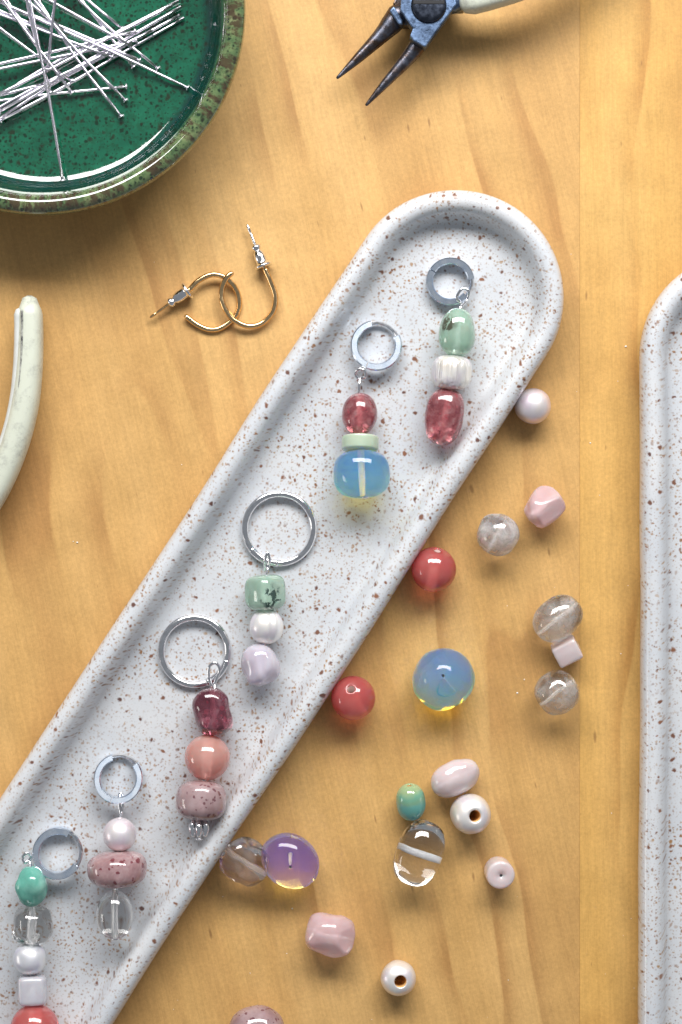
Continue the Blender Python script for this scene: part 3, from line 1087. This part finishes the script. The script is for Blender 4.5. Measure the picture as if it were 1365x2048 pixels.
# 2
drop('drop earring with a milky blue bead under a thin pale green disc', (722, 850),
     lambda r: flat_hoop(r, 753, 691, 0.505, 0.14, [(102, 243), (246, 385)], (25, 102), (-0.05, -0.17)),
     [('quartz_bead', 'round strawberry quartz bead', dict(w=.70, l=.86, rh=.045, p=2.1, lump=.06, seed=12), M['strawberry'], HP, 720, 829, 2, 0),
      ('disc_bead', 'flat pale green disc bead', dict(w=.74, l=.29, rh=.05, p=9, rings=34), M['disc_green'], HW, 721, 887, 1, 0),
      ('glass_bead', 'milky blue opal glass bead', dict(w=1.12, l=.92, rh=.05, p=2.7, lump=.03, seed=5, segs=64), M['opalite'], HW, 724, 948, -3, 0)],
     [(716, 757, .24), (711, 748, .28), (718, 738, .36), (730, 742, .36), (731, 754, .30), (722, 757, .26), (719, 770, .30), (718, 788, .40)], (731, 995))

# 3
drop('drop earring with mossy green cube bead, pearl and lilac nugget under a round wire hoop', (533, 1220),
     lambda r: wire_hoop(r, 559, 1057, 0.680, 0.069, (215, 268), 1.01),
     [('quartz_bead', 'squarish green bead with dark mossy veins', dict(w=.73, l=.70, rh=.04, p=3.6, n=3.2, lump=.03, seed=2), M['prehnite_dark'], HW, 531, 1185, -3, .78),
      ('pearl_bead', 'white pearl with a crease', dict(w=.67, l=.70, rh=.05, p=2.1, lump=.03, seed=6, groove=(1.75, .10, .16)), M['pearl_white'], HW, 533, 1253, 0, 0.2),
      ('quartz_bead', 'lilac quartz nugget', dict(w=.74, l=.83, rh=.04, p=2.3, lump=.13, seed=14, taper=-.08), M['lilac'], HW, 520, 1329, -10, 1.0)],
     [(531, 1140, .20), (530, 1122, .30), (536, 1106, .34), (540, 1120, .30), (536, 1136, .26), (533, 1152, .36)], (518, 1370))

# 4
r4, zz4 = drop('drop earring with round coral bead between dark red and mauve beads, silver cap below', (415, 1500),
     lambda r: wire_hoop(r, 390, 1302, 0.660, 0.069, (290, 345), 1.01),
     [('quartz_bead', 'dark strawberry quartz nugget', dict(w=.76, l=.93, rh=.045, p=2.6, lump=.16, seed=21, taper=-.06), M['strawberry_dark'], HP, 427, 1423, -4, .4),
      ('quartz_bead', 'round coral pink bead with a pale bore', dict(w=.90, l=.90, rh=.065, p=2, segs=64), M['coral'], M['hole_frost'], 415, 1515, 3, 0),
      ('quartz_bead', 'mauve speckled barrel bead', dict(w=.99, l=.78, rh=.05, p=2.9, lump=.04, seed=9), M['mauve_speck'], HW, 403, 1601, 2, 0)],
     [(424, 1374, .28), (418, 1352, .30), (420, 1332, .34), (432, 1326, .36), (440, 1338, .32), (436, 1352, .28), (430, 1368, .30), (431, 1382, .38)], (399, 1678))
cap_c = P(399, 1655, zz4(1655))
for k in range(6):                                # six little lobes of the end cap
    a = pi / 6 + k * pi / 3
    ox, oz = cos(a) * 0.125, sin(a) * 0.125
    me = tube('cap_lobe', spline([(ox, 0.12, oz), (ox * 1.25, 0.0, oz * 1.25), (ox * 1.1, -0.13, oz * 1.1)], 5), [0.045 + 0.024 * sin(pi * i / 10) for i in range(11)], 10)
    obj('cap_lobe', me, [M['silver']], r4, cap_c)
me = lathe('cap_core', [(0.032, -0.16), (0.075, -0.15), (0.075, 0.13), (0.032, 0.14)], 16)
co_ = obj('cap_core', me, [M['silver']], r4, cap_c)
co_.rotation_euler = (pi / 2, 0, 0)

# 5
drop('drop earring with a wide red flecked pink bead between pearl and clear crystal egg', (237, 1700),
     lambda r: flat_hoop(r, 238, 1556, 0.485, 0.135, [(108, 251), (254, 400)], (40, 108), (0.03, -0.33)),
     [('pearl_bead', 'round white pearl with pink sheen', dict(w=.65, l=.66, rh=.06, p=2.1, lump=.02, seed=1), M['pearl'], M['hole_warm'], 240, 1669, 0, 0),
      ('quartz_bead', 'wide pink bead flecked with dark red', dict(w=1.16, l=.72, rh=.05, p=2.7, lump=.05, seed=31), M['pink_speck'], HW, 235, 1738, -3, .6),
      ('quartz_bead', 'clear rock crystal egg', dict(w=.72, l=.96, rh=.04, p=2.1, lump=.02, seed=33, taper=-.05, segs=64), M['glass_clear'], M['hole_frost'], 230, 1829, 0, 0)],
     [(243, 1632, .26), (239, 1606, .26), (240, 1588, .30), (245, 1590, .30), (246, 1608, .26), (243, 1628, .28), (241, 1643, .34)], (231, 1878))

# 6
drop('lower left drop earring of five beads from green stone down to coral round', (63, 1880),
     lambda r: flat_hoop(r, 117, 1706, 0.50, 0.14, [(62, 198), (201, 328)], (328, 422), (-0.04, -0.24)),
     [('quartz_bead', 'opaque green stone nugget', dict(w=.64, l=.80, rh=.04, p=2.2, lump=.20, seed=17, taper=.10, groove=(-.9, .24, .45)), M['aventurine'], HW, 63, 1773, 0, .9),
      ('quartz_bead', 'clear lumpy rock crystal nugget', dict(w=.80, l=.74, rh=.055, p=2.4, lump=.20, seed=27, segs=64), M['glass_clear'], M['hole_frost'], 65, 1850, 0, .5),
      ('pearl_bead', 'white pearl with a blue sheen', dict(w=.66, l=.62, rh=.05, p=2.3, lump=.06, seed=19), M['pearl_blue'], HW, 60, 1918, 0, .3),
      ('quartz_bead', 'frosted crystal cube', dict(w=.56, l=.57, rh=.05, p=6, n=6, rings=34, segs=64), M['frost'], HW, 66, 1980, -2, .05),
      ('quartz_bead', 'round coral red bead', dict(w=.96, l=.94, rh=.09, p=2, segs=64), M['cherry'], HP, 70, 2056, 0, 0)],
     [(58, 1722, .26), (62, 1714, .26), (55, 1706, .3), (46, 1714, .3), (50, 1725, .28), (57, 1722, .26), (61, 1728, .28), (62, 1738, .34)], (72, 2112))


# ------------------------------------------------------------------ loose beads on the wood
def loose(name, label, kw, mat, hmat, px, py, axis, roll=0.0, group='loose beads scattered on the wood'):
    me_ = bead_mesh(name, **kw)
    o = bead_obj(name, me_, [mat, hmat], None, px, py, 0, axis, roll, None, rest=0.0)
    tag(o, label, 'bead', group)
    return o


def ax(deg, up=0.0):
    """axis in the picture plane, degrees anticlockwise from the right, raised by up"""
    return (cos(radians(deg)), sin(radians(deg)), up)


loose('pearl_bead', 'round lilac white pearl touching the tray, highest of the loose beads', dict(w=.72, l=.72, rh=.03, lump=.03, seed=41), M['pearl'], HW, 1066, 812, ax(-40, .1))
loose('quartz_bead', 'translucent pink faceted nugget right of the milky round bead', dict(w=.70, l=.80, rh=.04, p=2.6, n=2.4, lump=.18, seed=43, cut=[(0, 1, .2, .27), (1, .3, .5, .30)]), M['rose'], HW, 1089, 1014, ax(38), 0.6)
loose('quartz_bead', 'milky colourless round bead below left of the pink nugget', dict(w=.84, l=.84, rh=.025, p=2.2, lump=.06, seed=45), M['cloudy_white'], M['hole_frost'], 996, 1069, ax(60), 1)
loose('quartz_bead', 'round cherry red bead touching the tray, upper of two', dict(w=.90, l=.90, rh=.065, segs=64), M['cherry'], HP, 868, 1139, ax(80, .55))
loose('quartz_bead', 'clear oval crystal bead with greenish veil touching the small cube', dict(w=.84, l=1.04, rh=.026, p=2.3, lump=.05, seed=48), M['cloudy'], M['hole_frost'], 1116, 1237, ax(38), 0)
loose('quartz_bead', 'small pale pink cube bead below the clear oval', dict(w=.47, l=.52, rh=.05, p=9, n=9, rings=34, segs=64), M['rose_pale'], HW, 1134, 1302, ax(27, .12), .22)
loose('quartz_bead', 'clear round crystal bead below the small pink cube', dict(w=.88, l=.86, rh=.026, p=2.3, lump=.07, seed=51), M['cloudy'], M['hole_frost'], 1115, 1385, ax(35), 0.4)
loose('glass_bead', 'large milky blue opal glass bead with yellow lower edge', dict(w=1.2, l=1.15, rh=.03, p=2.2, n=2.2, lump=.06, flat=.96, taper=-.22, seed=53, segs=64), M['opalite'], HW, 887, 1357, (-.05, .18, 1), 0.5)
loose('quartz_bead', 'round cherry red bead with its bore on top, lower of two by the tray', dict(w=.89, l=.89, rh=.075, segs=64), M['cherry'], HP, 707, 1396, (-.12, .55, 1))
loose('quartz_bead', 'pale pink long pebble bead above the pierced pearl', dict(w=.72, l=1.02, rh=.04, p=2.3, lump=.12, seed=57, flat=.9), M['rose_pale'], HW, 911, 1556, ax(28), 0.9)
loose('stone_bead', 'small bead in two greens above the clear capsule', dict(w=.59, l=.76, rh=.045, p=2.3, lump=.03, seed=59), M['amazonite'], M['hole_warm'], 822, 1604, ax(96, .35))
loose('pearl_bead', 'white pearl with large bore right of the clear capsule', dict(w=.80, l=.78, rh=.115, p=2.4, lump=.05, seed=61), M['pearl_white'], M['hole_warm'], 942, 1628, (.18, .02, 1), 0)
loose('glass_bead', 'clear glass capsule bead with a white bore across', dict(w=1.36, l=.92, rh=.06, p=2.4, lump=.05, seed=63, segs=64, flat=.66), M['glass_clear'], HW, 839, 1706, (.92, -.34, .0), 0)
loose('quartz_bead', 'small pale pink cylinder bead standing on end', dict(w=.57, l=.55, rh=.03, p=8, lump=.02, seed=65, rings=34), M['rose_pale'], HW, 999, 1745, (.07, -.08, 1))
loose('quartz_bead', 'smoky clear nugget between tray and violet bead', dict(w=.80, l=1.02, rh=.05, p=2.5, lump=.26, seed=67), M['smoky'], M['hole_frost'], 490, 1724, ax(-35), 0.5)
loose('glass_bead', 'violet opal glass bead with pale yellow lower half', dict(w=1.24, l=.86, rh=.028, p=2.2, n=2.0, lump=.04, seed=69, segs=64, flat=.84), M['opalite_violet'], HW, 580, 1722, (.05, -.14, 1), -.95)
loose('quartz_bead', 'pale pink angular nugget above the lowest pierced pearl', dict(w=.84, l=.98, rh=.04, p=2.9, lump=.14, seed=71, cut=[(0, 1, 0, .36), (.5, .5, .7, .40)]), M['rose'], HW, 661, 1870, ax(-12), 0.7)
loose('pearl_bead', 'lowest white pearl with a large bore', dict(w=.70, l=.66, rh=.12, p=2.3, lump=.05, seed=73), M['pearl_white'], M['hole_warm'], 797, 1956, (.12, -.03, 1), 1.2)
loose('quartz_bead', 'mauve smooth bead cut off by the bottom edge', dict(w=.98, l=1.12, rh=.05, p=2.3, lump=.06, seed=75), M['mauve_speck'], HW, 514, 2062, ax(8))

# ------------------------------------------------------------------ crumbs of dust on the wood
random.seed(5)
bm = bmesh.new()
spots = [(155, 1085, .018), (147, 1083, .012), (1035, 1386, .014), (1049, 1359, .012), (1252, 693, .016), (1181, 886, .012), (585, 1817, .014), (1062, 734, .010)]
spots += [(random.uniform(300, 1280), random.uniform(450, 2040), random.uniform(.004, .010)) for _ in range(46)]
for x, y, r in spots:
    q = P(x, y, 0)
    bmesh.ops.create_icosphere(bm, subdivisions=1, radius=r, matrix=Matrix.Translation((q.x, q.y, r * 0.4)) @ Matrix.Diagonal((random.uniform(.8, 2), random.uniform(.8, 1.6), .5, 1)))
me = bpy.data.meshes.new('dust')
bm.to_mesh(me)
bm.free()
d_o = obj('dust', me, [M['dust']])
d_o['kind'] = 'stuff'
d_o['label'] = 'pale crumbs of dust on the wooden table'
